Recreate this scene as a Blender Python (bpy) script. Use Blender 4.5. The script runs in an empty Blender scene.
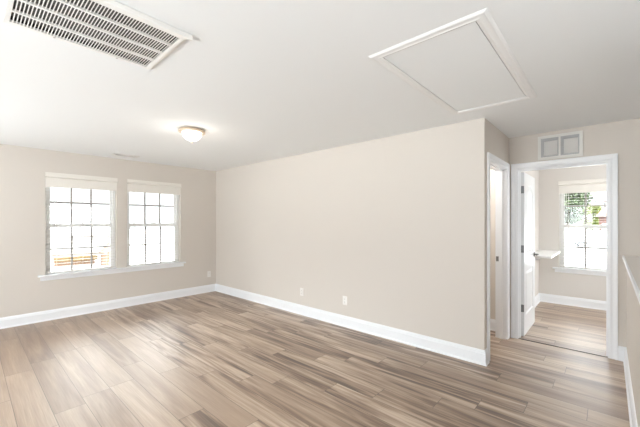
import bpy, bmesh, math, random
from mathutils import Vector, Matrix
random.seed(7)
SC = bpy.context.scene
COL = SC.collection
PI = math.pi

# ------------------------------------------------------------------ camera
CAM_H = 1.4164
YAW = math.radians(41.995)
cd = bpy.data.cameras.new('camera'); cam = bpy.data.objects.new('camera', cd); COL.objects.link(cam)
cd.sensor_fit = 'HORIZONTAL'; cd.sensor_width = 36.0
cd.lens = 36.0 * 319.92 / 640.0
cd.shift_x = -0.5 / 640.0
cd.shift_y = (221.37 - 213.5) / 640.0
cd.clip_start = 0.02; cd.clip_end = 500
cam.location = (0, 0, CAM_H); cam.rotation_euler = (PI / 2, 0, YAW)
SC.camera = cam

# ------------------------------------------------------------------ world, lights, exposure
W = bpy.data.worlds.new('sky'); SC.world = W; W.use_nodes = True
bg = W.node_tree.nodes['Background']
bg.inputs['Color'].default_value = (0.93, 0.965, 1.0, 1)
# bright overcast sky: brighter towards the zenith than at the horizon
_n = W.node_tree.nodes; _tc = _n.new('ShaderNodeTexCoord'); _sp = _n.new('ShaderNodeSeparateXYZ'); _mr = _n.new('ShaderNodeMapRange')
W.node_tree.links.new(_tc.outputs['Generated'], _sp.inputs[0]); W.node_tree.links.new(_sp.outputs['Z'], _mr.inputs['Value'])
_mr.inputs['From Min'].default_value = 0.10; _mr.inputs['From Max'].default_value = 0.50
_mr.inputs['To Min'].default_value = 1.7; _mr.inputs['To Max'].default_value = 20.0
W.node_tree.links.new(_mr.outputs[0], bg.inputs['Strength'])

def sun(name, az, el, strength, color):
    l = bpy.data.lights.new(name, 'SUN'); l.energy = strength; l.angle = 0.02; l.color = color
    o = bpy.data.objects.new(name, l); COL.objects.link(o)
    d = Vector((math.cos(az) * math.cos(el), math.sin(az) * math.cos(el), math.sin(el)))   # towards the sun
    o.rotation_euler = (-d).to_track_quat('-Z', 'Y').to_euler(); o.location = d * 30
    return o
sun('sun', math.radians(-20), math.radians(50), 1.0, (1.0, 0.94, 0.84))

def area(name, loc, aim, sx, sy, power, color=(1, 1, 1)):
    l = bpy.data.lights.new(name, 'AREA'); l.shape = 'RECTANGLE'; l.size = sx; l.size_y = sy
    l.energy = power; l.color = color
    o = bpy.data.objects.new(name, l); COL.objects.link(o); o.location = loc
    o.rotation_euler = Vector(aim).to_track_quat('-Z', 'Y').to_euler()
    return o
# added fill lamps set in the added rear, stairwell and bedroom side windows
area('fill_rear_west', (-4.3, -1.86, 1.40), (0, 1, 0.6), 1.9, 1.4, 54, (0.89, 0.95, 1.0))
area('fill_rear_east', (-1.2, -1.86, 1.40), (0, 1, 0.6), 1.5, 1.4, 62, (0.89, 0.95, 1.0))
area('fill_stairs', (1.32, 0.95, 1.65), (-1, 0.15, 0.25), 1.3, 1.0, 13, (0.92, 0.96, 1.0))
area('fill_bedroom', (1.52, 5.75, 1.40), (-1, 0.1, 0.9), 1.2, 1.3, 27, (0.97, 0.98, 1.0))

SC.view_settings.view_transform = 'Standard'; SC.view_settings.look = 'None'
SC.view_settings.gamma = 1.0; SC.view_settings.use_curve_mapping = False
SC.view_settings.exposure = 0.26
SC.cycles.max_bounces = 12; SC.cycles.diffuse_bounces = 8; SC.cycles.transparent_max_bounces = 16
SC.cycles.sample_clamp_indirect = 8.0
SC.cycles.use_denoising = True

# ------------------------------------------------------------------ helpers
def tag(o, label=None, cat=None, group=None, kind=None):
    if label: o['label'] = label
    if cat: o['category'] = cat
    if group: o['group'] = group
    if kind: o['kind'] = kind
    return o

def empty(name, loc=(0, 0, 0), rz=0.0):
    o = bpy.data.objects.new(name, None); COL.objects.link(o)
    o.empty_display_size = 0.05; o.location = loc; o.rotation_euler = (0, 0, rz)
    return o

class MB:
    """collects shapes into one mesh"""
    def __init__(s): s.v = []; s.f = []; s.m = []; s.sm = []
    def face(s, pts, mi=0, smooth=False):
        n = len(s.v); s.v += [tuple(p) for p in pts]; s.f.append(tuple(range(n, n + len(pts)))); s.m.append(mi); s.sm.append(smooth)
    def box(s, x0, x1, y0, y1, z0, z1, mi=0):
        if x0 > x1: x0, x1 = x1, x0
        if y0 > y1: y0, y1 = y1, y0
        if z0 > z1: z0, z1 = z1, z0
        n = len(s.v)
        s.v += [(x0, y0, z0), (x1, y0, z0), (x1, y1, z0), (x0, y1, z0), (x0, y0, z1), (x1, y0, z1), (x1, y1, z1), (x0, y1, z1)]
        for q in ((0, 3, 2, 1), (4, 5, 6, 7), (0, 1, 5, 4), (1, 2, 6, 5), (2, 3, 7, 6), (3, 0, 4, 7)):
            s.f.append(tuple(n + i for i in q)); s.m.append(mi); s.sm.append(False)
        return s
    def hexa(s, p, mi=0):
        n = len(s.v); s.v += [tuple(q) for q in p]
        for q in ((0, 3, 2, 1), (4, 5, 6, 7), (0, 1, 5, 4), (1, 2, 6, 5), (2, 3, 7, 6), (3, 0, 4, 7)):
            s.f.append(tuple(n + i for i in q)); s.m.append(mi); s.sm.append(False)
        return s
    def lathe(s, prof, c=(0, 0, 0), n=40, mi=0, axis='z', smooth=True):
        base = len(s.v)
        for r, h in prof:
            for k in range(n):
                a = 2 * PI * k / n
                p = (r * math.cos(a), r * math.sin(a), h)
                if axis == 'y': p = (p[0], h, p[1])
                if axis == 'x': p = (h, p[0], p[1])
                s.v.append((c[0] + p[0], c[1] + p[1], c[2] + p[2]))
        for i in range(len(prof) - 1):
            for k in range(n):
                a = base + i * n + k; b = base + i * n + (k + 1) % n
                s.f.append((a, b, b + n, a + n)); s.m.append(mi); s.sm.append(smooth)
        for i in (0, len(prof) - 1):
            if prof[i][0] > 1e-5:
                s.f.append(tuple(base + i * n + k for k in range(n))); s.m.append(mi); s.sm.append(False)
        return s
    def tube(s, pts, r, n=10, mi=0):
        pts = [Vector(p) for p in pts]; base = len(s.v)
        rr = r if isinstance(r, (list, tuple)) else [r] * len(pts)
        for i, p in enumerate(pts):
            t = (pts[min(i + 1, len(pts) - 1)] - pts[max(i - 1, 0)]).normalized()
            u = t.cross(Vector((0, 0, 1)));
            if u.length < 1e-3: u = t.cross(Vector((1, 0, 0)))
            u.normalize(); w = t.cross(u)
            for k in range(n):
                a = 2 * PI * k / n; s.v.append(tuple(p + (u * math.cos(a) + w * math.sin(a)) * rr[i]))
        for i in range(len(pts) - 1):
            for k in range(n):
                a = base + i * n + k; b = base + i * n + (k + 1) % n
                s.f.append((a, b, b + n, a + n)); s.m.append(mi); s.sm.append(True)
        for i in (0, len(pts) - 1):
            s.f.append(tuple(base + i * n + k for k in range(n))); s.m.append(mi); s.sm.append(False)
        return s
    def sweep(s, path, prof, normal, closed=False, mi=0):
        """path: points in one plane with the given normal; prof: (across, out) where across is to the LEFT of travel seen
        against the normal and out is along the normal; mitred corners, closed profile"""
        P = [Vector(p) for p in path]; N = Vector(normal).normalized(); n = len(P); m = len(prof); base = len(s.v)
        for i in range(n):
            d0 = (P[i] - P[i - 1]).normalized() if (closed or i > 0) else None
            d1 = (P[(i + 1) % n] - P[i]).normalized() if (closed or i < n - 1) else None
            if d0 is None: d0 = d1
            if d1 is None: d1 = d0
            l0 = N.cross(d0); l1 = N.cross(d1); mt = (l0 + l1).normalized(); k = 1.0 / max(0.2, mt.dot(l0))
            for a, o in prof: s.v.append(tuple(P[i] + mt * (a * k) + N * o))
        for i in range(n if closed else n - 1):
            for j in range(m):
                a = base + i * m + j; b = base + i * m + (j + 1) % m
                c = base + ((i + 1) % n) * m + (j + 1) % m; d = base + ((i + 1) % n) * m + j
                s.f.append((a, b, c, d)); s.m.append(mi); s.sm.append(False)
        if not closed:
            s.f.append(tuple(base + j for j in range(m))); s.m.append(mi); s.sm.append(False)
            s.f.append(tuple(base + (n - 1) * m + j for j in range(m))); s.m.append(mi); s.sm.append(False)
        return s
    def build(s, name, mats, parent=None, bevel=0.0, loc=None, rz=None):
        me = bpy.data.meshes.new(name); me.from_pydata(s.v, [], s.f)
        if not isinstance(mats, (list, tuple)): mats = [mats]
        for m in mats: me.materials.append(m)
        me.polygons.foreach_set('material_index', s.m); me.polygons.foreach_set('use_smooth', s.sm)
        bm = bmesh.new(); bm.from_mesh(me); bmesh.ops.recalc_face_normals(bm, faces=bm.faces); bm.to_mesh(me); bm.free()
        me.update()
        o = bpy.data.objects.new(name, me); COL.objects.link(o)
        if parent: o.parent = parent
        if loc: o.location = loc
        if rz: o.rotation_euler = (0, 0, rz)
        if bevel:
            b = o.modifiers.new('bevel', 'BEVEL'); b.width = bevel; b.segments = 2; b.limit_method = 'ANGLE'
        return o

def holed(mb, axis, t0, t1, u0, u1, v0, v1, holes, mi=0):
    """slab between t0 and t1 along axis, spanning u x v, with rectangular holes (hu0, hu1, hv0, hv1)"""
    us = sorted({u0, u1, *[h[0] for h in holes], *[h[1] for h in holes]}); vs = sorted({v0, v1, *[h[2] for h in holes], *[h[3] for h in holes]})
    us = [u for u in us if u0 <= u <= u1]; vs = [v for v in vs if v0 <= v <= v1]
    def solid(i, j):
        if i < 0 or j < 0 or i >= len(us) - 1 or j >= len(vs) - 1: return False
        cu = (us[i] + us[i + 1]) / 2; cv = (vs[j] + vs[j + 1]) / 2
        return not any(h[0] < cu < h[1] and h[2] < cv < h[3] for h in holes)
    def P(t, u, v): return (t, u, v) if axis == 'x' else ((u, t, v) if axis == 'y' else (u, v, t))
    for i in range(len(us) - 1):
        for j in range(len(vs) - 1):
            if not solid(i, j): continue
            a, b, c, d = us[i], us[i + 1], vs[j], vs[j + 1]
            for t in (t0, t1): mb.face([P(t, a, c), P(t, b, c), P(t, b, d), P(t, a, d)], mi)
            if not solid(i - 1, j): mb.face([P(t0, a, c), P(t1, a, c), P(t1, a, d), P(t0, a, d)], mi)
            if not solid(i + 1, j): mb.face([P(t0, b, c), P(t1, b, c), P(t1, b, d), P(t0, b, d)], mi)
            if not solid(i, j - 1): mb.face([P(t0, a, c), P(t1, a, c), P(t1, b, c), P(t0, b, c)], mi)
            if not solid(i, j + 1): mb.face([P(t0, a, d), P(t1, a, d), P(t1, b, d), P(t0, b, d)], mi)
    return mb

def weld(o):
    bm = bmesh.new(); bm.from_mesh(o.data); bmesh.ops.remove_doubles(bm, verts=bm.verts, dist=1e-5)
    bmesh.ops.recalc_face_normals(bm, faces=bm.faces); bm.to_mesh(o.data); bm.free(); return o

# ------------------------------------------------------------------ materials
def mat(name, col, rough=0.5, metal=0.0, spec=0.5, bump=0.0, bscale=200.0, var=0.0, vscale=6.0, emit=None, estr=0.0, trans=0.0):
    m = bpy.data.materials.new(name); m.use_nodes = True; nt = m.node_tree; b = nt.nodes['Principled BSDF']
    b.inputs['Base Color'].default_value = (*col, 1); b.inputs['Roughness'].default_value = rough
    b.inputs['Metallic'].default_value = metal; b.inputs['Specular IOR Level'].default_value = spec
    if emit: b.inputs['Emission Color'].default_value = (*emit, 1); b.inputs['Emission Strength'].default_value = estr
    tc = nt.nodes.new('ShaderNodeTexCoord')
    if var:
        n = nt.nodes.new('ShaderNodeTexNoise'); n.inputs['Scale'].default_value = vscale; n.inputs['Detail'].default_value = 4
        nt.links.new(tc.outputs['Object'], n.inputs['Vector'])
        r = nt.nodes.new('ShaderNodeValToRGB')
        r.color_ramp.elements[0].position = 0.3; r.color_ramp.elements[1].position = 0.7
        r.color_ramp.elements[0].color = (*[c * (1 - var) for c in col], 1); r.color_ramp.elements[1].color = (*[min(1, c * (1 + var)) for c in col], 1)
        nt.links.new(n.outputs['Fac'], r.inputs['Fac']); nt.links.new(r.outputs['Color'], b.inputs['Base Color'])
    if bump:
        n = nt.nodes.new('ShaderNodeTexNoise'); n.inputs['Scale'].default_value = bscale; n.inputs['Detail'].default_value = 3
        nt.links.new(tc.outputs['Object'], n.inputs['Vector'])
        bp = nt.nodes.new('ShaderNodeBump'); bp.inputs['Strength'].default_value = bump; bp.inputs['Distance'].default_value = 0.002
        nt.links.new(n.outputs['Fac'], bp.inputs['Height']); nt.links.new(bp.outputs['Normal'], b.inputs['Normal'])
    return m

M = {}
M['wall'] = mat('wall_paint', (0.66, 0.614, 0.563), 0.75, bump=0.15, bscale=260, spec=0.25)
M['bedroom'] = mat('bedroom_wall_paint', (0.69, 0.660, 0.625), 0.75, bump=0.15, bscale=260, spec=0.25)
M['ceiling'] = mat('ceiling_paint', (0.85, 0.866, 0.872), 0.9, bump=0.12, bscale=180, spec=0.15)
M['trim'] = mat('white_trim_paint', (0.845, 0.862, 0.885), 0.35)
M['door'] = mat('white_door_paint', (0.74, 0.748, 0.76), 0.33)
M['vinyl'] = mat('white_vinyl', (0.82, 0.82, 0.81), 0.4)
M['slat'] = mat('white_blind_slat', (0.70, 0.68, 0.65), 0.45)
M['valance'] = mat('blind_valance', (0.80, 0.77, 0.72), 0.45)
M['cord'] = mat('blind_cord', (0.60, 0.56, 0.52), 0.8)
M['grille'] = mat('white_grille_enamel', (0.84, 0.835, 0.81), 0.4)
M['hatch'] = mat('hatch_frame_paint', (0.84, 0.84, 0.835), 0.45)
M['captop'] = mat('cap_paint', (0.68, 0.64, 0.60), 0.5)
M['louver'] = mat('louver_white', (0.88, 0.87, 0.85), 0.5)
M['duct'] = mat('dark_duct', (0.045, 0.043, 0.04), 0.8)
M['filter'] = mat('duct_filter', (0.10, 0.097, 0.09), 0.9, var=0.5, vscale=60)
M['greyvent'] = mat('vent_grey', (0.45, 0.455, 0.465), 0.5)
M['ventwhite'] = mat('vent_white', (0.74, 0.73, 0.70), 0.45)
M['nickel'] = mat('brushed_nickel', (0.55, 0.53, 0.50), 0.3, metal=1.0)
M['steel'] = mat('hinge_steel', (0.22, 0.22, 0.22), 0.38, metal=1.0)
M['bronze'] = mat('brushed_bronze', (0.66, 0.54, 0.41), 0.4, metal=0.4)
M['plate'] = mat('outlet_plastic', (0.83, 0.81, 0.78), 0.35)
M['slot'] = mat('outlet_slot', (0.05, 0.05, 0.05), 0.6)
M['lampglass'] = mat('lamp_glass', (0.95, 0.93, 0.9), 0.35, emit=(1.0, 0.93, 0.84), estr=1.3)
M['threshold'] = mat('dark_threshold', (0.04, 0.028, 0.02), 0.5)
M['gap'] = mat('subfloor', (0.10, 0.08, 0.06), 0.9)
M['shelf'] = mat('white_shelf', (0.88, 0.88, 0.87), 0.35)
M['concrete'] = mat('pale_concrete', (0.34, 0.335, 0.32), 0.9, var=0.05, vscale=1.5)
M['siding_white'] = mat('white_siding', (0.46, 0.46, 0.44), 0.7)
M['roof_pale'] = mat('pale_roof', (0.40, 0.40, 0.40), 0.9, var=0.06)
M['gutter'] = mat('gutter_dark', (0.10, 0.085, 0.08), 0.6)
M['gold'] = mat('stained_wood', (0.070, 0.038, 0.003), 0.6, var=0.1)
M['peach'] = mat('peach_siding', (0.165, 0.094, 0.056), 0.8)
M['tan'] = mat('tan_trim', (0.090, 0.064, 0.045), 0.8)
M['brick'] = mat('red_brick', (0.083, 0.041, 0.034), 0.9, var=0.2, vscale=8)
M['orange'] = mat('orange_siding', (0.098, 0.049, 0.026), 0.9, var=0.15, vscale=4)
M['bark'] = mat('bark', (0.10, 0.07, 0.05), 0.95, var=0.3, vscale=12)
M['leaf'] = mat('leaf_green', (0.034, 0.056, 0.015), 0.7, var=0.35, vscale=1.2)
M['leaf2'] = mat('leaf_yellow', (0.090, 0.112, 0.009), 0.7, var=0.35, vscale=1.2)
M['grass'] = mat('lawn', (0.068, 0.086, 0.026), 0.95, var=0.25, vscale=1.5)
M['carwhite'] = mat('car_paint', (0.80, 0.80, 0.80), 0.25)
M['carglass'] = mat('car_glass', (0.35, 0.40, 0.43), 0.08)
M['tyre'] = mat('tyre', (0.03, 0.03, 0.035), 0.8)
M['hub'] = mat('alloy', (0.5, 0.5, 0.5), 0.35, metal=0.6)

def glass_mat():
    m = bpy.data.materials.new('window_glass'); m.use_nodes = True; nt = m.node_tree; nt.nodes.clear()
    out = nt.nodes.new('ShaderNodeOutputMaterial'); mix = nt.nodes.new('ShaderNodeMixShader')
    t = nt.nodes.new('ShaderNodeBsdfTransparent'); t.inputs['Color'].default_value = (0.96, 0.975, 0.97, 1)
    g = nt.nodes.new('ShaderNodeBsdfGlossy'); g.inputs['Roughness'].default_value = 0.02
    fr = nt.nodes.new('ShaderNodeFresnel'); fr.inputs['IOR'].default_value = 1.45
    nt.links.new(fr.outputs['Fac'], mix.inputs['Fac']); nt.links.new(t.outputs[0], mix.inputs[1]); nt.links.new(g.outputs[0], mix.inputs[2])
    nt.links.new(mix.outputs[0], out.inputs['Surface']); return m
M['glass'] = glass_mat()

def floor_mat():
    m = bpy.data.materials.new('plank_floor'); m.use_nodes = True; nt = m.node_tree; b = nt.nodes['Principled BSDF']
    N = lambda t: nt.nodes.new(t); L = nt.links.new
    tc = N('ShaderNodeTexCoord'); at = N('ShaderNodeVertexColor'); at.layer_name = 'plank'
    sep = N('ShaderNodeSeparateColor'); L(at.outputs['Color'], sep.inputs[0])
    off = N('ShaderNodeCombineXYZ')
    for k, c in enumerate(('Red', 'Green')):
        mu = N('ShaderNodeMath'); mu.operation = 'MULTIPLY'; mu.inputs[1].default_value = 37.0; L(sep.outputs[c], mu.inputs[0]); L(mu.outputs[0], off.inputs[k])
    add = N('ShaderNodeVectorMath'); add.operation = 'ADD'; L(tc.outputs['Object'], add.inputs[0]); L(off.outputs[0], add.inputs[1])
    def noise(sx, sy, scale, detail, dist, rough=0.55):
        mp = N('ShaderNodeMapping'); mp.inputs['Scale'].default_value = (sx, sy, 1); L(add.outputs[0], mp.inputs['Vector'])
        n = N('ShaderNodeTexNoise'); n.inputs['Scale'].default_value = scale; n.inputs['Detail'].default_value = detail
        n.inputs['Distortion'].default_value = dist; n.inputs['Roughness'].default_value = rough
        L(mp.outputs[0], n.inputs['Vector']); return n
    broad = noise(0.85, 12.0, 1.0, 4, 0.7, 0.55)
    mid = noise(1.6, 42.0, 1.0, 4, 0.5, 0.55)
    fine = noise(4.0, 170.0, 1.0, 3, 0.2, 0.5)
    def ramp(src, stops):
        r = N('ShaderNodeValToRGB'); e = r.color_ramp.elements
        e[0].position, e[0].color = stops[0][0], (*stops[0][1], 1); e[1].position, e[1].color = stops[-1][0], (*stops[-1][1], 1)
        for p, c in stops[1:-1]:
            q = e.new(p); q.color = (*c, 1)
        L(src, r.inputs['Fac']); return r
    mixf = N('ShaderNodeMix'); mixf.data_type = 'FLOAT'; mixf.inputs['Factor'].default_value = 0.28
    L(broad.outputs['Fac'], mixf.inputs['A']); L(mid.outputs['Fac'], mixf.inputs['B'])
    cs = N('ShaderNodeMath'); cs.operation = 'SUBTRACT'; cs.inputs[1].default_value = 0.5; L(mixf.outputs['Result'], cs.inputs[0])
    cm = N('ShaderNodeMath'); cm.operation = 'MULTIPLY_ADD'; cm.inputs[2].default_value = 0.5; L(cs.outputs[0], cm.inputs[0]); L(at.outputs['Alpha'], cm.inputs[1])
    # each plank slightly lighter or darker
    pv = N('ShaderNodeMath'); pv.operation = 'MULTIPLY_ADD'; pv.inputs[1].default_value = 0.09; pv.inputs[2].default_value = -0.045; L(sep.outputs['Blue'], pv.inputs[0])
    sm = N('ShaderNodeMath'); sm.operation = 'ADD'; L(cm.outputs[0], sm.inputs[0]); L(pv.outputs[0], sm.inputs[1])
    col = ramp(sm.outputs[0], [(0.36, (0.070, 0.036, 0.019)), (0.43, (0.175, 0.107, 0.068)), (0.49, (0.315, 0.218, 0.148)), (0.55, (0.430, 0.322, 0.236)), (0.63, (0.57, 0.46, 0.362))])
    fr = ramp(fine.outputs['Fac'], [(0.3, (0.86, 0.85, 0.84)), (0.65, (1.05, 1.05, 1.05))])
    mul = N('ShaderNodeMix'); mul.data_type = 'RGBA'; mul.blend_type = 'MULTIPLY'; mul.inputs['Factor'].default_value = 1.0
    L(col.outputs['Color'], mul.inputs['A']); L(fr.outputs['Color'], mul.inputs['B'])
    # seams from the plank UV (metres inside the plank)
    uv = N('ShaderNodeUVMap'); uv.uv_map = 'plank_uv'; su = N('ShaderNodeSeparateXYZ'); L(uv.outputs['UV'], su.inputs[0])
    def near(src, w):
        c = N('ShaderNodeMath'); c.operation = 'LESS_THAN'; c.inputs[1].default_value = w; L(src, c.inputs[0]); return c
    mx = N('ShaderNodeMath'); mx.operation = 'MAXIMUM'; L(near(su.outputs['X'], 0.0040).outputs[0], mx.inputs[0]); L(near(su.outputs['Y'], 0.0036).outputs[0], mx.inputs[1])
    seam = N('ShaderNodeMix'); seam.data_type = 'RGBA'; seam.inputs['B'].default_value = (0.06, 0.04, 0.028, 1)
    ms = N('ShaderNodeMath'); ms.operation = 'MULTIPLY'; ms.inputs[1].default_value = 0.85; L(mx.outputs[0], ms.inputs[0])
    L(ms.outputs[0], seam.inputs['Factor']); L(mul.outputs['Result'], seam.inputs['A'])
    L(seam.outputs['Result'], b.inputs['Base Color'])
    rr = N('ShaderNodeMapRange'); rr.inputs['To Min'].default_value = 0.34; rr.inputs['To Max'].default_value = 0.50
    L(mid.outputs['Fac'], rr.inputs['Value']); L(rr.outputs[0], b.inputs['Roughness'])
    b.inputs['Specular IOR Level'].default_value = 0.5
    b.inputs['Coat Weight'].default_value = 0.8; b.inputs['Coat Roughness'].default_value = 0.60; b.inputs['Coat IOR'].default_value = 1.7
    bp = N('ShaderNodeBump'); bp.inputs['Strength'].default_value = 0.18; bp.inputs['Distance'].default_value = 0.001
    L(fine.outputs['Fac'], bp.inputs['Height']); L(bp.outputs['Normal'], b.inputs['Normal'])
    return m
M['floor'] = floor_mat()

# ------------------------------------------------------------------ dimensions (metres)
H = 2.44
XW = -5.959      # window wall
YL = 3.427       # long wall
XE = -0.909      # end of long wall / hall side wall
YD = 4.472       # wall with the bedroom doorway
YF = 6.826       # bedroom's far wall
XB = -0.920      # bedroom's left wall
XH = 0.135       # half wall's face
YR = -1.90       # rear wall (behind the viewpoint)
XS = 1.38        # stairwell side wall
XBR = 1.60       # bedroom's right wall
T = 0.12

def struct(mb, name, m, label, cat, **k):
    o = mb.build(name, m, **k); return tag(o, label, cat, None, 'structure')

# ------------------------------------------------------------------ floor
def make_floor():
    pitch = 0.1938; y_off = 0.24 - 12 * pitch; length = 1.245
    joints = {6: -2.28, 7: -1.86, 8: -2.78, 9: -2.427, 10: -2.18, 11: -1.765, 12: -1.41, 13: -0.995, 14: -0.752, 15: -0.47, 16: -0.117, 17: -0.743, 18: -0.357}
    rnd = random.Random(11); quads = []
    k0 = int(math.floor((YR - y_off) / pitch)); k1 = int(math.ceil((YF - y_off) / pitch))
    for k in range(k0, k1):
        y0 = max(y_off + k * pitch, YR); y1 = min(y_off + (k + 1) * pitch, YF)
        if y1 <= y0: continue
        row = k - 12
        j = joints[row + 2] if (row + 2) in joints else rnd.uniform(0, length)
        xr = XH + T if y0 < YD else XBR
        x = j - math.ceil((j - XW) / length) * length
        while x < xr:
            a, b = max(x, XW), min(x + length, xr)
            if b > a: quads.append((a, b, y0, y1, a - x, rnd.random(), rnd.random(), rnd.random()))
            x += length
    verts, faces, uvs, cols = [], [], [], []
    for a, b, y0, y1, ua, r, g, bl in quads:
        n = len(verts); verts += [(a, y0, 0), (b, y0, 0), (b, y1, 0), (a, y1, 0)]; faces.append((n, n + 1, n + 2, n + 3))
        w = y1 - y0; uvs += [(ua, 0), (ua + b - a, 0), (ua + b - a, w), (ua, w)]; ct = 0.5 + 0.7 * g if (a > -2.4 or y0 > 1.3) else 0.14 + 0.18 * g  # towards the left windows, glare wash-out is painted as lower plank contrast
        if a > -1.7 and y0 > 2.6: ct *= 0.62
        cols += [(r, g, bl, ct)] * 4
    nq = len(faces)
    mb = MB(); mb.box(XW, XH + T, YR, YD, -0.25, -0.004); mb.box(XW, XBR, YD, YF, -0.25, -0.004)
    o4 = len(verts); verts += mb.v; faces += [tuple(i + o4 for i in f) for f in mb.f]
    me = bpy.data.meshes.new('floor'); me.from_pydata(verts, [], faces)
    me.materials.append(M['floor']); me.materials.append(M['gap'])
    me.polygons.foreach_set('material_index', [0] * nq + [1] * (len(faces) - nq))
    nl = len(me.loops); me.uv_layers.new(name='plank_uv'); me.color_attributes.new('plank', 'FLOAT_COLOR', 'CORNER')
    uvf = [c for p in uvs for c in p] + [1.0] * (2 * (nl - nq * 4)); cf = [c for p in cols for c in p] + [0.5] * (4 * (nl - nq * 4))
    me.uv_layers['plank_uv'].data.foreach_set('uv', uvf); me.color_attributes['plank'].data.foreach_set('color', cf)
    o = bpy.data.objects.new('floor', me); COL.objects.link(o)
    tag(o, 'greyish brown wood plank floor running through all the rooms', 'floor', None, 'structure')
make_floor()

# ------------------------------------------------------------------ ceiling (with the hole of the return air duct and the attic opening)
GR = (-2.255, -1.745, 0.150, 0.800)                 # duct hole
HT = (-1.045, -0.498, 1.740, 3.070)                 # attic opening
mb = MB(); holed(mb, 'z', H, H + 0.10, XW - 0.2, XBR + 0.2, YR - 0.2, YF + 0.2, [GR, HT])
weld(struct(mb, 'ceiling', M['ceiling'], 'smooth white ceiling over the whole upper floor', 'ceiling'))

# ------------------------------------------------------------------ walls
W1 = (0.765, 1.655); W2 = (1.805, 2.700); WZ = (0.655, 2.105)
W3 = (-0.635, 0.065)
WT = 0.17
mb = MB(); holed(mb, 'x', XW - WT, XW, YR - 0.12, YF + 0.2, -0.25, H, [(*W1, WZ[0] - 0.055, WZ[1]), (*W2, WZ[0] - 0.055, WZ[1])])
weld(struct(mb, 'wall_left', M['wall'], 'beige wall holding the two side by side windows', 'wall'))
mb = MB(); mb.box(XW, XE, YL, YL + T, 0, H)
struct(mb, 'wall_back', M['wall'], 'long plain beige wall with two outlets low down', 'wall')
HD = (3.575, 4.360)                                  # hall side opening along y
mb = MB(); holed(mb, 'x', XE - T, XE, YL + T, YD, 0, H, [(HD[0], HD[1], 0, 2.052)])
weld(struct(mb, 'wall_hall', M['wall'], 'short beige wall beside the bedroom door, pierced by a narrow cased opening', 'wall'))
BD = (-0.825, 0.012)                                # bedroom doorway along x
mb = MB(); holed(mb, 'y', YD, YD + T, XE - T, XBR, -2.8, H, [(BD[0], BD[1], -0.26, 2.052), (-0.575, -0.24, 2.15, 2.365)])
weld(struct(mb, 'wall_door', M['wall'], 'beige wall around the bedroom doorway', 'wall'))
mb = MB(); mb.box(XH, XH + T + 0.03, YR, YD, -0.25, 1.045)
struct(mb, 'wall_half', M['wall'], 'beige half wall guarding the stairs at the right edge', 'wall')
mb = MB(); mb.box(0.116, 0.325, YR, YD, 1.045, 1.069, 1); mb.box(0.105, 0.116, YR, YD, 1.040, 1.070); mb.box(0.325, 0.336, YR, YD, 1.040, 1.070)
cap = mb.build('trim_1', [M['trim'], M['captop']])
tag(cap, 'cap board with bright white edges along the top of the half wall', 'trim', None, 'structure')
# stairwell behind the half wall
mb = MB(); holed(mb, 'x', XS, XS + T, YR, YD, -2.8, H, [(0.25, 1.65, 1.10, 2.20)])
struct(mb, 'wall_stairwell', M['wall'], 'beige wall on the far side of the stairwell', 'wall')
mb = MB(); mb.box(XH + T + 0.03, XS, YR, YD, -2.9, -2.8); mb.box(XH + T, XH + T + 0.03, YR, YD, -2.8, -0.25)
struct(mb, 'floor_stairwell', M['wall'], 'foot of the stairwell behind the half wall', 'floor')
# rear wall with two added windows for the fill lamps (behind the viewpoint)
R1 = (-5.3, -3.3); R2 = (-2.0, -0.4); RZ = (0.66, 2.12)
mb = MB(); holed(mb, 'y', YR - WT, YR, XW, XS + T, -2.8, H, [(*R1, *RZ), (*R2, *RZ)])
weld(struct(mb, 'wall_front', M['wall'], 'beige wall with added wide windows facing the long wall', 'wall'))
# side room behind the hall opening
mb = MB(); mb.box(-2.6, XE - T, YD + T, YD + T + 0.1, 0, H); mb.box(-2.6, -2.5, YL + T, YD + T, 0, H)
struct(mb, 'wall_side_room', M['wall'], 'beige wall seen through the narrow cased opening', 'wall')
# bedroom
mb = MB(); mb.box(XB - T, XB, YD + T + 0.1, YF, 0, H)
struct(mb, 'wall_bedroom_left', M['bedroom'], "bedroom's left wall behind the open door", 'wall')
mb = MB(); holed(mb, 'y', YF, YF + WT, XB - T, XBR + 0.12, -0.25, H, [(W3[0], W3[1], WZ[0] - 0.085, WZ[1] - 0.02)])
weld(struct(mb, 'wall_bedroom_far', M['bedroom'], "bedroom's far wall around its window", 'wall'))
BW = (5.1, 6.4)
mb = MB(); holed(mb, 'x', XBR, XBR + WT, YD, YF, -0.25, H, [(*BW, *WZ)])
weld(struct(mb, 'wall_bedroom_right', M['bedroom'], "bedroom's right wall with an added side window", 'wall'))

# ------------------------------------------------------------------ baseboards
def baseboard(name, path, label):
    # path runs with the room on its left (seen from above)
    prof = [(0, 0), (0.024, 0), (0.023, 0.010), (0.018, 0.017), (0.0145, 0.019), (0.0145, 0.108), (0.011, 0.116), (0.010, 0.128), (0.006, 0.134), (0.005, 0.142), (0, 0.145)]
    mb = MB(); mb.sweep([(x, y, 0) for x, y in path], prof, (0, 0, 1))
    return struct(mb, name, M['trim'], label, 'baseboard')
baseboard('baseboard_left', [(XW, YL), (XW, YR)], 'white baseboard under the two windows')
baseboard('baseboard_back', [(XE, YL + 0.088), (XE, YL), (XW, YL)], 'white baseboard along the long plain wall')
baseboard('baseboard_door', [(XH, YR), (XH, YD), (0.0735, YD)], 'white baseboard along the half wall')
baseboard('baseboard_side_room', [(XE - T, YD + T), (-2.5, YD + T)], 'white baseboard in the room behind the narrow opening')
baseboard('baseboard_bedroom', [(XBR, YF), (XB, YF), (XB, YD + T + 0.1)], 'white baseboard around the bedroom')

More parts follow.
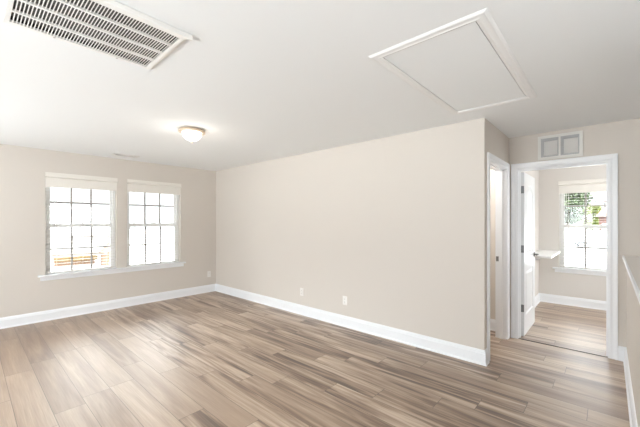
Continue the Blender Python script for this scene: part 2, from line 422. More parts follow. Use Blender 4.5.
# ------------------------------------------------------------------ door casings and jambs
CAS = [(a * 0.88, o) for a, o in [(0, 0), (0, 0.010), (0.010, 0.013), (0.018, 0.016), (0.030, 0.013), (0.046, 0.014), (0.060, 0.018), (0.078, 0.020), (0.082, 0.016), (0.082, 0)]]
def casing(mb, pts, normal):
    mb.sweep(pts, CAS, normal)
# bedroom doorway, hall side: travel so that LEFT (normal x dir) points away from the opening
mb = MB()
r = 0.006
x0, x1, zt = BD[0] + 0.012, BD[1] - 0.012, 2.040
h0, h1 = HD[0] + 0.012, HD[1] - 0.012
casing(mb, [(x0, YD, 0), (x0, YD, zt), (x1, YD, zt), (x1, YD, 0)], (0, -1, 0))
o = struct(mb, 'trim_2', M['trim'], 'white casing around the bedroom doorway', 'door casing')
mb = MB(); casing(mb, [(x1, YD + T, 0), (x1, YD + T, zt), (x0, YD + T, zt), (x0, YD + T, 0)], (0, 1, 0))
struct(mb, 'trim_3', M['trim'], 'white casing on the bedroom side of the doorway', 'door casing')
def jamb(mb, a, b, t0, t1, axis, z=2.052, stop=None):
    j = 0.018
    def B(u0, u1, t0_, t1_, z0, z1):
        if axis == 'x': mb.box(u0, u1, t0_, t1_, z0, z1)
        else: mb.box(t0_, t1_, u0, u1, z0, z1)
    B(a, a + j, t0, t1, 0, z); B(b - j, b, t0, t1, 0, z); B(a + j, b - j, t0, t1, z - j, z)
    if stop:
        B(a + j, a + j + 0.011, stop[0], stop[1], 0, z - j); B(b - j - 0.011, b - j, stop[0], stop[1], 0, z - j); B(a + j + 0.011, b - j - 0.011, stop[0], stop[1], z - j - 0.011, z - j)
mb = MB(); jamb(mb, BD[0], BD[1], YD, YD + T, 'x', stop=(YD + 0.045, YD + 0.080))
struct(mb, 'trim_4', M['trim'], 'white jamb lining the bedroom doorway', 'door jamb')
# hall side opening
mb = MB(); casing(mb, [(XE, h0, 0), (XE, h0, zt), (XE, h1, zt), (XE, h1, 0)], (1, 0, 0))
struct(mb, 'trim_5', M['trim'], 'white casing around the narrow opening beside the bedroom door', 'door casing')
mb = MB(); jamb(mb, HD[0], HD[1], XE - T, XE, 'y', stop=(XE - 0.075, XE - 0.040))
jb = struct(mb, 'trim_6', M['trim'], 'white jamb lining the narrow opening, with a strike plate', 'door jamb')
mb = MB(); mb.box(XE - 0.114, XE - 0.084, HD[1] - 0.0205, HD[1] - 0.018, 0.93, 0.99)
sp = mb.build('strike_plate', M['steel'], jb); sp['label'] = 'small metal strike plate'
# threshold strip
mb = MB(); mb.box(BD[0] + .018, BD[1] - .018, YD - 0.006, YD + 0.012, 0.0005, 0.004)
struct(mb, 'trim_7', M['threshold'], 'thin dark threshold strip across the bedroom doorway', 'threshold')

# ------------------------------------------------------------------ bedroom door leaf (open), hinged at the left jamb
def make_door():
    w, h, t = 0.755, 2.015, 0.035
    hx, hy = BD[0] + 0.021, YD + T - 0.002
    root = empty('door_1', (hx, hy, 0.006)); tag(root, 'white two panel door with an arched upper panel, swung open into the bedroom', 'door', None, 'structure')
    # leaf in local coordinates: runs along +y from the hinge, faces at x=0 and x=t
    st = 0.115
    def arch(y0, y1, z0, z1, rise, inset, n=14):
        y0 += inset; y1 -= inset; z0 += inset; z1 -= inset
        pts = [(y0, z0), (y1, z0)]
        c = (y0 + y1) / 2; hw = (y1 - y0) / 2
        for k in range(n + 1):
            a = k / n; yy = y1 - (y1 - y0) * a; s = (yy - c) / hw
            pts.append((yy, z1 - rise * (s * s)))
        return pts
    panels = [(st, w - st, 0.98, h - 0.14, 0.10), (st, w - st, 0.24, 0.80, 0.0001)]
    mb = MB(); bmm = bmesh.new()
    for side, x in ((0, 0.0), (1, t)):
        sgn = 1 if side == 0 else -1
        def V(p, d): return bmm.verts.new((x + sgn * d, p[0], p[1]))
        # rails, stiles as strips around each panel: outer frame face via fan between rect rows
        zc = 0.89
        for (a, b, z0, z1, rise), (r0, r1) in zip(panels, ((zc, h), (0.0, zc))):
            inner = arch(a, b, z0, z1, rise, 0.0)
            n = len(inner)
            outer = []
            for (yy, zz) in inner:
                cy = (a + b) / 2
                outer.append(None)
            # outer loop matching: bottom-left, bottom-right, then along the top from right to left
            outer = [(0, r0), (w, r0)] + [(w - w * k / (n - 3), r1) for k in range(n - 2)]
            iv = [V(p, 0) for p in inner]; ov = [V(p, 0) for p in outer]
            for i in range(n):
                j = (i + 1) % n
                try: bmm.faces.new((ov[i], ov[j], iv[j], iv[i]))
                except ValueError: pass
            rings = [iv]
            for ins, dep in ((0.012, 0.012), (0.030, 0.012), (0.056, 0.003)):
                ring = [V(p, dep) for p in arch(a, b, z0, z1, rise, ins)]
                for i in range(n):
                    j = (i + 1) % n; bmm.faces.new((rings[-1][i], rings[-1][j], ring[j], ring[i]))
                rings.append(ring)
            bmm.faces.new(rings[-1])
    for (a, b) in (((0, 0), (0, h)), ((0, h), (w, h)), ((w, h), (w, 0)), ((w, 0), (0, 0))):
        vs = [bmm.verts.new((0, *a)), bmm.verts.new((0, *b)), bmm.verts.new((t, *b)), bmm.verts.new((t, *a))]; bmm.faces.new(vs)
    bmesh.ops.remove_doubles(bmm, verts=bmm.verts, dist=1e-5); bmesh.ops.recalc_face_normals(bmm, faces=bmm.faces)
    me = bpy.data.meshes.new('leaf'); bmm.to_mesh(me); bmm.free(); me.materials.append(M['door'])
    o = bpy.data.objects.new('leaf', me); COL.objects.link(o); o.parent = root
    for z in (0.34, 1.07, 1.80):
        hb = MB(); hb.box(-0.0012, 0.034, -0.0035, 0.0, z - 0.045, z + 0.045)
        hb.box(-0.0025, -0.0008, -0.036, -0.004, z - 0.045, z + 0.045)
        hb.lathe([(0.0065, z - 0.048), (0.0065, z + 0.048)], (-0.003, 0.004, 0), n=12)
        q = hb.build('hinge', M['steel'], root); q['label'] = 'grey steel hinge'
    hd = MB()
    for x, s in ((t, 1), (0, -1)):
        hd.lathe([(0.032, 0), (0.032, s * 0.006), (0.012, s * 0.012), (0.011, s * 0.045)], (x, w - 0.065, 0.955), n=20, axis='x')
        hd.tube([(x + s * 0.045, w - 0.055, 0.955), (x + s * 0.047, w - 0.11, 0.957), (x + s * 0.040, w - 0.165, 0.952)], [0.010, 0.009, 0.007], 10)
    q = hd.build('handle', M['steel'], root); q['label'] = 'grey lever handle'
make_door()

# ------------------------------------------------------------------ windows: local x along the wall, y outward, z up
def make_window(name, x, y, rz, w, z0, z1, label, cols=3, rows=2, recess=0.085, sashdepth=0.07):
    root = empty(name, (x, y, 0), rz); tag(root, label, 'window', None, 'structure')
    F = 0.038; d0 = recess; d1 = recess + sashdepth
    mb = MB(); mb.box(0, F, d0, d1, z0, z1); mb.box(w - F, w, d0, d1, z0, z1); mb.box(F, w - F, d0, d1, z0, z0 + F); mb.box(F, w - F, d0, d1, z1 - F, z1)
    mb.build('frame', M['vinyl'], root, bevel=0.003)
    zm = (z0 + z1) / 2 + 0.005; S = 0.032
    for nm, a, b, dd in (('upper_sash', zm - 0.03, z1 - F, d0 + 0.038), ('lower_sash', z0 + F, zm + 0.02, d0 + 0.006)):
        s = MB(); s.box(F, F + S, dd, dd + 0.026, a, b); s.box(w - F - S, w - F, dd, dd + 0.026, a, b)
        s.box(F + S, w - F - S, dd, dd + 0.026, a, a + S + 0.006 + 0.014 * (nm == 'upper_sash')); s.box(F + S, w - F - S, dd, dd + 0.026, b - S - 0.018 * (nm == 'lower_sash') - 0.004, b)
        so = s.build(nm, M['vinyl'], root)
        u0, u1, v0, v1 = F + S, w - F - S, a + S + 0.006, b - S - 0.004
        m = MB()
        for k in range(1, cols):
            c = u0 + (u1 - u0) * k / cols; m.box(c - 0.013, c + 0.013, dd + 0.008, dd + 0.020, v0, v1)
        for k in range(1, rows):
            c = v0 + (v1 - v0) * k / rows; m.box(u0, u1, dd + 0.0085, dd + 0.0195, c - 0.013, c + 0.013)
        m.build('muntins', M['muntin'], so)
        p = MB(); p.box(u0 - 0.004, u1 + 0.004, dd + 0.0225, dd + 0.0250, v0 - 0.004, v1 + 0.004)
        p.build('pane', M['glass'], so)
    lk = MB(); lk.box(w / 2 - 0.03, w / 2 + 0.03, d0 - 0.002, d0 + 0.020, zm + 0.020, zm + 0.030); lk.box(w / 2 - 0.008, w / 2 + 0.03, d0 - 0.006, d0 + 0.008, zm + 0.030, zm + 0.038)
    lk.build('sash_lock', M['vinyl'], root)
    return root
M['muntin'] = mat('muntin_backlit_grey', (0.30, 0.275, 0.26), 0.5)  # white muntins coloured grey: their backlit shade is put into the colour
make_window('window_1', XW, W1[0], PI / 2, W1[1] - W1[0], WZ[0] - 0.052, WZ[1], 'left of the two double hung windows, tan neighbouring house outside')
make_window('window_2', XW, W2[0], PI / 2, W2[1] - W2[0], WZ[0] - 0.052, WZ[1], 'right of the two double hung windows, nearer the room corner')
make_window('window_3', W3[0], YF, 0, W3[1] - W3[0], WZ[0] - 0.082, WZ[1] - 0.02, 'bedroom window with trees outside', cols=2)
make_window('added_window_4', R1[1], YR, PI, R1[1] - R1[0], RZ[0], RZ[1], 'added wide window in the wall behind the viewpoint', cols=6)  # unseen window added as an opening for the west fill lamp
make_window('added_window_5', R2[1], YR, PI, R2[1] - R2[0], RZ[0], RZ[1], 'added smaller window in the wall behind the viewpoint', cols=5)  # unseen window added around the east fill lamp
make_window('added_window_6', XBR, BW[1], -PI / 2, BW[1] - BW[0], WZ[0], WZ[1], "window in the bedroom's right wall", cols=4)  # added out of view to hold the bedroom fill lamp

make_window('added_window_7', XS, 1.65, -PI / 2, 1.40, 1.10, 2.20, 'added window high in the stairwell wall', cols=4, recess=0.03)  # added out of view so a fill lamp can light the hall

# stools with aprons
def stool(name, x, y, rz, w, z, label, runs):
    root = empty(name, (x, y, 0), rz); tag(root, label, 'window sill', None, 'structure')
    mb = MB(); mb.box(-0.085, w + 0.085, -0.045, 0.0, z - 0.026, z)
    for a, b in runs: mb.box(a, b, 0.0, 0.085, z - 0.026, z)
    mb.build('stool', M['trim'], root, bevel=0.005)
    a = MB(); a.box(-0.055, w + 0.055, -0.016, 0.0, z - 0.082, z - 0.026)
    a.build('apron', M['trim'], root, bevel=0.003)
stool('trim_8', XW, W1[0], PI / 2, W2[1] - W1[0], WZ[0], 'long white sill with apron below both living room windows', [(0.0, W1[1] - W1[0]), (W2[0] - W1[0], W2[1] - W1[0])])
stool('trim_9', W3[0], YF, 0, W3[1] - W3[0], WZ[0] - 0.03, 'white sill with apron below the bedroom window', [(0.0, W3[1] - W3[0])])

# ------------------------------------------------------------------ blinds
def make_blind(x, y, rz, w, z0, z1, label):
    root = empty('window_blind', (x, y, 0), rz); tag(root, label, 'blind', 'open white slat blinds in the windows')
    g = 0.006
    hr = MB(); hr.box(g, w - g, 0.016, 0.062, z1 - 0.050, z1 - 0.004); hr.build('headrail', M['slat'], root)
    v = MB(); v.box(0.001, w - 0.001, -0.010, -0.002, z1 - 0.190, z1 - 0.045)
    x0, x1 = -0.004, w + 0.004
    v.box(x0, x1, -0.022, -0.0005, z1 - 0.046, z1 + 0.014)
    v.hexa([(x0, -0.022, z1 - 0.062), (x1, -0.022, z1 - 0.062), (x1, -0.0005, z1 - 0.062), (x0, -0.0005, z1 - 0.062),
            (x0, -0.036, z1 - 0.050), (x1, -0.036, z1 - 0.050), (x1, -0.0005, z1 - 0.046), (x0, -0.0005, z1 - 0.046)])
    v.hexa([(x0, -0.036, z1 - 0.050), (x1, -0.036, z1 - 0.050), (x1, -0.020, z1 - 0.050), (x0, -0.020, z1 - 0.050),
            (x0, -0.022, z1 - 0.030), (x1, -0.022, z1 - 0.030), (x1, -0.020, z1 - 0.030), (x0, -0.020, z1 - 0.030)])
    v.box(0.001, w - 0.001, -0.014, -0.002, z1 - 0.196, z1 - 0.188)
    v.build('valance', M['valance'], root, bevel=0.002)
    s = MB(); n = int((z1 - 0.075 - z0 - 0.045) / 0.0455)
    for k in range(n + 1):
        z = z0 + 0.05 + k * 0.0455
        # slightly crowned slat
        ya, ym, yb = 0.019, 0.039, 0.059; t = 0.0018
        for p, q, h0, h1 in ((ya, ym, 0, 0.0015), (ym, yb, 0.0015, 0)):
            s.hexa([(g, p, z + h0), (w - g, p, z + h0), (w - g, q, z + h1), (g, q, z + h1), (g, p, z + h0 + t), (w - g, p, z + h0 + t), (w - g, q, z + h1 + t), (g, q, z + h1 + t)])
    s.build('slats', M['slat'], root)
    b = MB(); b.box(g, w - g, 0.014, 0.064, z0 + 0.012, z0 + 0.030); b.build('bottom_rail', M['slat'], root, bevel=0.003)
    for u in ((0.13, w / 2, w - 0.13) if w > 0.8 else (0.13, w - 0.075)):
        c = MB()
        for yy in (0.012, 0.066): c.tube([(u, yy, z0 + 0.02), (u, yy, z1 - 0.05)], 0.0014, 6)
        for k in range(n + 1): c.box(u - 0.002, u + 0.002, 0.012, 0.066, z0 + 0.0475 + k * 0.0455, z0 + 0.0495 + k * 0.0455)
        c.build('ladder_cord', M['cord'], root)
    wd = MB(); wd.tube([(0.10, 0.006, z1 - 0.07), (0.10, 0.004, z1 - 0.75)], 0.004, 8); wd.build('tilt_wand', M['slat'], root)
    return root
make_blind(XW, W1[0], PI / 2, W1[1] - W1[0], WZ[0], WZ[1], 'open white slat blind in the left window of the pair')
make_blind(XW, W2[0], PI / 2, W2[1] - W2[0], WZ[0], WZ[1], 'open white slat blind in the window nearer the room corner')
make_blind(W3[0], YF, 0, W3[1] - W3[0], WZ[0] - 0.03, WZ[1] - 0.02, 'open white slat blind in the bedroom window')

# ------------------------------------------------------------------ ceiling lamp
def make_lamp():
    cx, cy = -3.45, 1.692
    root = empty('ceiling_light', (cx, cy, H)); tag(root, 'round flush ceiling light with a glowing white glass dome', 'ceiling light')
    p = MB(); p.lathe([(0.110, -0.001), (0.128, -0.008), (0.139, -0.018), (0.142, -0.028), (0.139, -0.036), (0.132, -0.040), (0.122, -0.038), (0.110, -0.034), (0.05, -0.030)], n=56); p.build('pan', M['bronze'], root)
    pr = []
    for k in range(15):
        a = k / 14 * PI / 2; pr.append((0.104 * math.cos(a) + 0.0001, -0.042 - 0.088 * math.sin(a)))
    d = MB(); d.lathe([(0.106, -0.034)] + pr, n=56); d.build('glass_dome', M['lampglass'], root)
    f = MB(); f.lathe([(0.010, -0.128), (0.012, -0.134), (0.007, -0.140), (0.009, -0.148), (0.0001, -0.156)], n=20); f.build('finial', M['bronze'], root)
    l = bpy.data.lights.new('ceiling_light_bulb', 'POINT'); l.energy = 3; l.color = (1, 0.93, 0.84); l.shadow_soft_size = 0.10
    o = bpy.data.objects.new('ceiling_light_bulb', l); COL.objects.link(o); o.location = (0, 0, -0.26); o.parent = root
make_lamp()
l = bpy.data.lights.new('side_room_fill', 'POINT'); l.energy = 22; l.color = (0.97, 0.99, 1); l.shadow_soft_size = 0.12  # added fill lamp brightening the side room, without a fixture
o = bpy.data.objects.new('side_room_fill', l); COL.objects.link(o); o.location = (-1.7, 4.05, 2.2)

# ------------------------------------------------------------------ return air grille
def make_grille():
    x0, x1, y0, y1 = -2.285, -1.700, 0.118, 0.835
    root = empty('return_air_grille', ((x0 + x1) / 2, (y0 + y1) / 2, H)); tag(root, 'large white slotted return air grille on the ceiling', 'air grille')
    ox, oy = (x0 + x1) / 2, (y0 + y1) / 2
    ix0, ix1, iy0, iy1 = -2.245 - ox, -1.755 - ox, 0.148 - oy, 0.792 - oy
    X0, X1, Y0, Y1 = x0 - ox, x1 - ox, y0 - oy, y1 - oy
    # flange lying on the ceiling
    f = MB(); holed(f, 'z', -0.004, -0.0002, X0, X1, Y0, Y1, [(ix0 - 0.012, ix1 + 0.012, iy0 - 0.012, iy1 + 0.012)])
    f.build('frame', M['grille'], root)
    # hinged face
    fc = MB(); holed(fc, 'z', -0.016, -0.004, ix0 - 0.026, ix1 + 0.030, iy0 - 0.020, iy1 + 0.020, [(ix0, ix1, iy0, iy1)])
    fo = fc.build('face', M['grille'], root); weld(fo)
    rib = MB(); rib.box(X1 - 0.018, X1 + 0.006, Y0, Y1, -0.030, -0.004); rib.build('hinge_edge', M['grille'], root, bevel=0.003)
    bars = [-2.124, -1.994, -1.866]; wbar = 0.013
    edges = [ix0] + [b - ox for b in bars] + [ix1]
    for b in bars:
        m = MB(); m.box(b - ox - wbar / 2, b - ox + wbar / 2, iy0, iy1, -0.0175, -0.006); m.build('divider', M['grille'], root)
    for i in range(4):
        a = edges[i] + (wbar / 2 if i else 0); b = edges[i + 1] - (wbar / 2 if i < 3 else 0)
        m = MB(); n = 48; p = (iy1 - iy0) / n
        for k in range(n + 1):
            y = iy0 + k * p
            m.hexa([(a, y - 0.0028, -0.0155), (b, y - 0.0028, -0.0155), (b, y + 0.0020, -0.0155), (a, y + 0.0020, -0.0155),
                    (a, y - 0.0002, -0.0115), (b, y - 0.0002, -0.0115), (b, y + 0.0028, -0.0115), (a, y + 0.0028, -0.0115)])
        m.build('louver_row', M['grille'], root)
    d = MB(); gx0, gx1, gy0, gy1 = GR[0] - ox, GR[1] - ox, GR[2] - oy, GR[3] - oy
    t = 0.002
    d.box(gx0, gx1, gy0, gy1, 0.22, 0.222)
    for q in ((gx0, gx0 + t, gy0, gy1), (gx1 - t, gx1, gy0, gy1), (gx0, gx1, gy0, gy0 + t), (gx0, gx1, gy1 - t, gy1)): d.box(*q, -0.003, 0.222)
    d.box(gx0, gx1, gy0, gy1, 0.020, 0.045, 1)
    d.build('duct', [M['duct'], M['filter']], root)
    for sy in (-0.15, 0.15):
        s = MB(); s.lathe([(0.0001, -0.0185), (0.005, -0.018), (0.006, -0.016)], (ix0 - 0.013, sy, 0), n=12); s.build('screw', M['nickel'], root)
make_grille()

# ------------------------------------------------------------------ attic hatch
def make_hatch():
    x0, x1, y0, y1 = -1.106, -0.437, 1.668, 3.132
    ox, oy = (x0 + x1) / 2, (y0 + y1) / 2
    root = empty('attic_hatch', (ox, oy, H)); tag(root, 'white framed attic hatch panel in the ceiling', 'attic hatch')
    a, b, c, d = x0 + 0.064 - ox, x1 - 0.062 - ox, y0 + 0.070 - oy, y1 - 0.064 - oy
    prof = [(0, 0), (0, -0.007), (-0.010, -0.009), (-0.018, -0.012), (-0.026, -0.009), (-0.042, -0.009), (-0.050, -0.011), (-0.058, -0.008), (-0.066, -0.001), (-0.066, 0)]
    f = MB(); f.sweep([(a, c, 0), (b, c, 0), (b, d, 0), (a, d, 0)], prof, (0, 0, 1), closed=True)
    f.build('frame', M['hatch'], root)
    p = MB(); p.box(a + 0.003, b - 0.006, c + 0.003, d - 0.003, -0.003, 0.012); p.build('panel', M['ceiling'], root)
    g = MB(); g.box(a, b, c, d, 0.060, 0.066); g.box(a - .001, a + .001, c, d, 0.012, 0.06); g.box(b - .001, b + .001, c, d, 0.012, 0.06); g.build('backing', M['duct'], root)
make_hatch()

# ------------------------------------------------------------------ small supply vent near the windows
def make_register():
    root = empty('supply_vent', (-5.54, 1.66, H)); tag(root, 'small white supply vent on the ceiling near the windows', 'ceiling vent')
    f = MB(); holed(f, 'z', -0.012, -0.0002, -0.075, 0.075, -0.17, 0.17, [(-0.050, 0.050, -0.145, 0.145)]); f.build('frame', M['grille'], root)
    s = MB()
    for k in range(6):
        x = -0.042 + k * 0.0165
        s.hexa([(x + 0.002, -0.145, -0.010), (x + 0.004, -0.145, -0.010), (x + 0.004, 0.145, -0.010), (x + 0.002, 0.145, -0.010), (x - 0.005, -0.145, -0.002), (x - 0.003, -0.145, -0.002), (x - 0.003, 0.145, -0.002), (x - 0.005, 0.145, -0.002)])
    s.build('louvers', M['grille'], root)
    b = MB(); b.box(-0.050, 0.050, -0.145, 0.145, -0.0018, -0.0003); b.build('backing', M['duct'], root)
make_register()

# ------------------------------------------------------------------ transfer vent above the bedroom door
def make_transfer():
    x0, x1, z0, z1 = -0.611, -0.205, 2.124, 2.398
    root = empty('wall_vent', ((x0 + x1) / 2, YD, z0)); tag(root, 'white two panel wall vent above the bedroom doorway', 'wall vent')
    w = (x1 - x0) / 2; h = z1 - z0
    f = MB(); F = 0.030
    holed(f, 'y', -0.016, -0.0003, -w, w, 0, h, [(-w + F, -0.009, F, h - F), (0.009, w - F, F, h - F)])
    weld(f.build('frame', M['ventwhite'], root))
    for a, b in ((-w + F, -0.009), (0.009, w - F)):
        g = MB(); holed(g, 'y', -0.010, 0.010, a, b, F, h - F, [(a + 0.026, b - 0.010, F + 0.016, h - F - 0.030)])
        go = g.build('panel', M['greyvent'], root)
        s = MB(); zz = F + 0.016
        while zz < h - F - 0.030:
            s.hexa([(a + 0.026, -0.006, zz), (b - 0.010, -0.006, zz), (b - 0.010, 0.008, zz - 0.008), (a + 0.026, 0.008, zz - 0.008),
                    (a + 0.026, -0.006, zz + 0.0015), (b - 0.010, -0.006, zz + 0.0015), (b - 0.010, 0.008, zz - 0.0065), (a + 0.026, 0.008, zz - 0.0065)]); zz += 0.0115
        s.build('louvers', M['louver'], go)
    d = MB(); d.box(-w + F, w - F, 0.020, 0.024, F, h - F); d.build('backing', M['ventwhite'], root)
make_transfer()

# ------------------------------------------------------------------ outlets: local x along the wall, -y into the room
def make_outlet():
    root = empty('outlet', (0, 0, 0))
    p = MB(); p.box(-0.036, 0.036, -0.006, -0.0002, -0.059, 0.059); p.build('cover_plate', M['plate'], root, bevel=0.003)
    for z in (-0.021, 0.021):
        r = MB(); r.box(-0.0165, 0.0165, -0.0085, -0.006, z - 0.014, z + 0.014); ro = r.build('receptacle', M['plate'], root, bevel=0.002)
        s = MB(); s.box(-0.0075, -0.0055, -0.0089, -0.0085, z - 0.004, z + 0.006); s.box(0.0055, 0.0075, -0.0089, -0.0085, z - 0.004, z + 0.006); s.lathe([(0.0025, -0.0085), (0.0025, -0.0089)], (0, 0, z - 0.009), n=10, axis='y')
        s.build('slots', M['slot'], ro)
    c = MB(); c.lathe([(0.003, -0.006), (0.003, -0.0072)], (0, 0, 0), n=12, axis='y'); c.build('screw', M['plate'], root)
    return root
def kids(o): return [c for c in bpy.data.objects if c.parent == o]
def copy_tree(o, parent=None):
    c = o.copy(); COL.objects.link(c); c.parent = parent
    for k in kids(o): copy_tree(k, c)
    return c
first = make_outlet()
for i, (x, y, z, rz, lab) in enumerate([
        (-3.464, YL, 0.345, 0, 'white wall outlet on the long wall, the one nearer the windows'),
        (-2.641, YL, 0.350, 0, 'white wall outlet on the long wall, the one nearer the doorways'),
        (XW, 3.274, 0.360, PI / 2, 'white wall outlet in the corner beside the right window')]):
    o = first if i == 0 else copy_tree(first)
    o.location = (x, y, z); o.rotation_euler = (0, 0, rz); tag(o, lab, 'outlet', 'white wall outlets')

# ------------------------------------------------------------------ bedroom shelf
root = empty('wall_shelf', (XB, 6.2, 0.9)); tag(root, 'white shelf ledge in the bedroom corner by the window', 'shelf')
mb = MB(); mb.box(0.0, 0.310, -0.58, YF - 6.2, -0.020, 0.010); mb.build('board', M['shelf'], root, bevel=0.004)
for yy in (-0.45, 0.40):
    b = MB(); b.box(0.0, 0.004, yy - 0.012, yy + 0.012, -0.16, -0.020); b.box(0.0, 0.20, yy - 0.012, yy + 0.012, -0.024, -0.020)
    b.tube([(0.004, yy, -0.15), (0.08, yy, -0.07), (0.18, yy, -0.024)], 0.005, 8); b.build('bracket', M['trim'], root)

# ------------------------------------------------------------------ outdoors
GZ = -1.2
mb = MB(); mb.box(-120, 120, YF + 0.3, 200, GZ - 0.1, GZ); mb.box(-120, XW - 0.3, -100, YF + 0.3, GZ - 0.1, GZ); mb.box(XW - 0.3, 120, -100, YR - 0.3, GZ - 0.1, GZ)
struct(mb, 'ground', M['concrete'], 'sunlit pale pavement outside the windows', 'ground')
mb = MB()
mb.face([(-9.5, 50, GZ + 0.02), (-2.3, 56, GZ + 0.02), (-2.9, 74, GZ + 0.02), (-16, 84, GZ + 0.02), (-20, 52, GZ + 0.02)])
o = mb.build('lawn', M['grass']); tag(o, 'strip of pale green lawn seen through the bedroom window', 'lawn', None, 'stuff')

def tree(name, x, y, h, trunk_h, rx, rz_, n, leafm, label, seed, ls):
    rnd = random.Random(seed); root = empty(name, (x, y, GZ)); tag(root, label, 'tree', 'trees outside the bedroom window')
    t = MB(); t.tube([(0, 0, 0), (0.05, 0.03, trunk_h * 0.6), (0, 0, trunk_h + 0.2), (0.05, 0, trunk_h + rz_)], [0.14, 0.11, 0.09, 0.04], 10)
    cz = h - rz_
    clumps = []
    for k in range(16):
        a = rnd.uniform(0, 2 * PI); e = rnd.uniform(-0.9, 1.0); q = rnd.uniform(0.45, 0.8)
        c = Vector((rx * q * math.cos(a) * math.sqrt(max(0, 1 - e * e * 0.8)), rx * q * math.sin(a) * math.sqrt(max(0, 1 - e * e * 0.8)), cz + rz_ * e * 0.75)); clumps.append(c)
        t.tube([(0, 0, min(c.z, trunk_h + rz_) * 0.7), tuple(c * 0.55 + Vector((0, 0, c.z * 0.40))), tuple(c)], [0.05, 0.03, 0.01], 6)
    t.build('trunk', M['bark'], root)
    f = MB()
    for k in range(n):
        c = rnd.choice(clumps); p = c + Vector((rnd.gauss(0, 1), rnd.gauss(0, 1), rnd.gauss(0, 0.8))) * rx * 0.20
        u = Vector((rnd.gauss(0, 1), rnd.gauss(0, 1), rnd.gauss(0, 0.7))).normalized(); w = u.cross(Vector((rnd.gauss(0, 1), rnd.gauss(0, 1), rnd.gauss(0, 1)))).normalized()
        s = ls * rnd.uniform(0.7, 1.3)
        f.face([p, p + u * s * 0.5 + w * s * 0.32, p + u * s, p + u * s * 0.5 - w * s * 0.32])
    f.build('foliage', leafm, root)
tree('leafy_tree', -5.6, 75.0, 9.6, 2.6, 3.2, 4.1, 5200, M['leaf'], 'larger loose green tree outside the left half of the bedroom window', 3, 0.55)
tree('leafy_tree', -2.55, 90.0, 6.4, 0.8, 1.9, 3.0, 3200, M['leaf2'], 'bright yellow green tree beside the reddish house', 5, 0.45)

# reddish house behind
def red_house():
    root = empty('neighbouring_house', (0.6, 62, GZ)); tag(root, 'reddish house with a low orange roof far behind the bedroom window', 'house')
    w = MB(); w.box(-1.65, 4.5, 0, 7, 0, 3.3); w.build('wall', M['brick'], root)
    r = MB(); r.hexa([(-1.95, -0.4, 3.45), (4.9, -0.4, 3.45), (4.9, 7.4, 3.45), (-1.95, 7.4, 3.45), (-1.2, 2.6, 4.7), (4.2, 2.6, 4.7), (4.2, 4.4, 4.7), (-1.2, 4.4, 4.7)]); r.build('roof', M['orange'], root)
    e = MB(); e.box(-1.95, 4.9, -0.45, 7.4, 3.28, 3.45); e.build('eave', M['gutter'], root)
    for x in (-0.9, 1.2):
        q = MB(); q.box(x - 0.4, x + 0.4, -0.03, 0.0, 1.0, 2.3); wo = q.build('window', M['siding_white'], root)
        g = MB(); g.box(x - 0.32, x + 0.32, -0.035, -0.03, 1.08, 2.22); g.build('pane', M['carglass'], wo)
    c = MB(); c.lathe([(0.09, 4.5), (0.09, 5.5), (0.22, 5.55), (0.22, 5.8), (0.09, 5.85)], (-1.0, 3.4, 0), n=12); c.build('flue', M['gutter'], root)
red_house()

# white vehicle parked side on
def make_car():
    root = empty('parked_car', (-1.95, 40.0, GZ), 0); tag(root, 'white car with dark wheels parked outside the bedroom window', 'car')
    prof = [(-0.85, 0.35), (-0.90, 0.65), (-0.80, 0.88), (0.05, 1.02), (0.75, 1.58), (1.3, 1.68), (2.9, 1.66), (3.45, 1.05), (3.62, 0.95), (3.62, 0.40), (3.5, 0.30), (-0.75, 0.30)]
    def ext(pr, y0, y1, m, nm, bev=0.03):
        b = MB(); n = len(pr); b.face([(x, y0, z) for x, z in pr]); b.face([(x, y1, z) for x, z in pr])
        for i in range(n):
            j = (i + 1) % n; b.face([(pr[i][0], y0, pr[i][1]), (pr[j][0], y0, pr[j][1]), (pr[j][0], y1, pr[j][1]), (pr[i][0], y1, pr[i][1])])
        o = b.build(nm, m, root, bevel=bev); weld(o); return o
    ext(prof, 0.0, 1.75, M['carwhite'], 'body', 0.05)
    for pr in ([(0.32, 1.07), (0.85, 1.50), (1.32, 1.56), (1.32, 1.07)], [(1.42, 1.07), (1.42, 1.56), (2.25, 1.56), (2.25, 1.07)], [(2.35, 1.07), (2.35, 1.56), (2.78, 1.55), (3.12, 1.10)]):
        ext(pr, -0.012, 0.02, M['carglass'], 'side_window', 0)
    for wx in (0.0, 2.75):
        for wy in (-0.10, 1.65):
            a = MB(); a.lathe([(0.22, 0), (0.33, 0.01), (0.36, 0.04), (0.36, 0.16), (0.33, 0.19), (0.22, 0.20)], (wx, wy, 0.36), n=28, axis='y'); wo = a.build('wheel', M['tyre'], root)
            hb = MB(); hb.lathe([(0.0001, -0.01), (0.10, -0.012), (0.21, 0.005), (0.235, 0.0)], (wx, wy, 0.36), n=20, axis='y'); hb.build('hub', M['hub'], wo)
        ar = MB(); ar.tube([(wx + 0.47 * math.cos(k / 12 * PI), -0.03, 0.36 + 0.47 * math.sin(k / 12 * PI)) for k in range(13)], 0.055, 8); ar.build('wheel_arch', M['tyre'], root)
    lt = MB(); lt.box(-0.90, -0.78, 0.12, 0.45, 0.66, 0.80); lt.build('headlight', M['carglass'], root)
make_car()

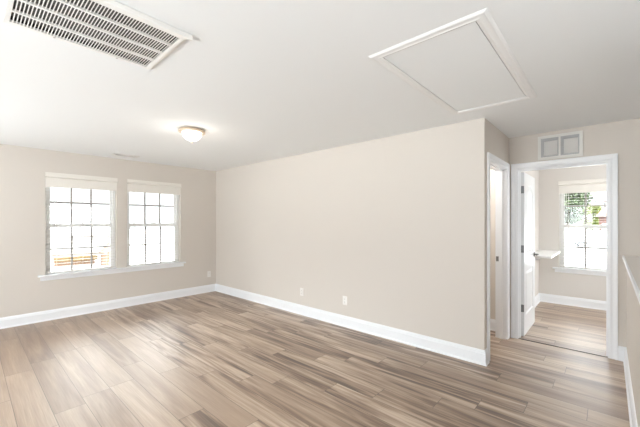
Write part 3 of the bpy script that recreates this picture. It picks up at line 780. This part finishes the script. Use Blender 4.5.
# house beyond the two living room windows
def near_house():
    root = empty('pale_house', (-15, 3.0, GZ)); tag(root, 'pale neighbouring house with a gold awning outside the left window', 'house')
    w = MB(); w.box(-6, 0, -0.95, 1.10, 0, 2.05)
    for k in range(11): w.box(0, 0.012, -0.95, 1.10, k * 0.18 + 0.01, k * 0.18 + 0.165)
    w.build('wall', M['siding_white'], root)
    g = MB(); g.box(-0.02, 0.14, -0.78, 1.00, 2.00, 2.085); g.build('gutter', M['gutter'], root)
    r = MB(); r.hexa([(-6.3, -0.98, 2.085), (0.1, -0.98, 2.085), (0.1, 1.2, 2.085), (-6.3, 1.2, 2.085), (-3.6, -0.98, 3.3), (-3.0, -0.98, 3.3), (-3.0, 1.2, 3.3), (-3.6, 1.2, 3.3)]); r.build('roof', M['roof_pale'], root)
    t = MB(); t.box(0.012, 0.05, -0.95, 0.62, 1.36, 1.395); t.build('trim_band', M['tan'], root)
    a = MB(); a.hexa([(0.012, -0.86, 1.17), (0.35, -0.86, 1.16), (0.35, 0.42, 1.16), (0.012, 0.42, 1.17), (0.012, -0.86, 1.31), (0.35, -0.86, 1.285), (0.35, 0.42, 1.285), (0.012, 0.42, 1.31)]); a.build('awning', M['gold'], root)
    d = MB(); d.box(0.012, 0.05, -0.84, 0.40, 0.95, 1.17); d.build('panel', M['peach'], root)
    d = MB(); d.box(0.012, 0.04, -0.84, 0.40, 0.1, 0.95); d.build('door', M['siding_white'], root)
near_house()
def peach_house():
    root = empty('gabled_shed', (-14.0, 3.90, GZ)); tag(root, 'peach gabled outbuilding at the right edge of the left window', 'shed')
    w = MB(); pr = [(-0.32, 0), (0.32, 0), (0.32, 1.42), (0.0, 1.78), (-0.32, 1.42)]
    n = 5; w.face([(0, y, z) for y, z in pr]); w.face([(-0.85, y, z) for y, z in pr])
    for i in range(n):
        j = (i + 1) % n; w.face([(0, pr[i][0], pr[i][1]), (0, pr[j][0], pr[j][1]), (-0.85, pr[j][0], pr[j][1]), (-0.85, pr[i][0], pr[i][1])])
    w.build('wall', M['peach'], root)
    s = MB()
    for k in range(9): s.box(0.0, 0.015, -0.32, 0.32, 0.05 + k * 0.15, 0.17 + k * 0.15)
    s.build('siding', M['peach'], root)
    r = MB()
    for sg in (-1, 1):
        r.hexa([(0.12, sg * 0.38, 1.36), (0.12, 0, 1.80), (-0.88, 0, 1.80), (-0.88, sg * 0.38, 1.36), (0.12, sg * 0.38, 1.41), (0.12, 0, 1.85), (-0.88, 0, 1.85), (-0.88, sg * 0.38, 1.41)])
    r.build('roof', M['tan'], root)
peach_house()
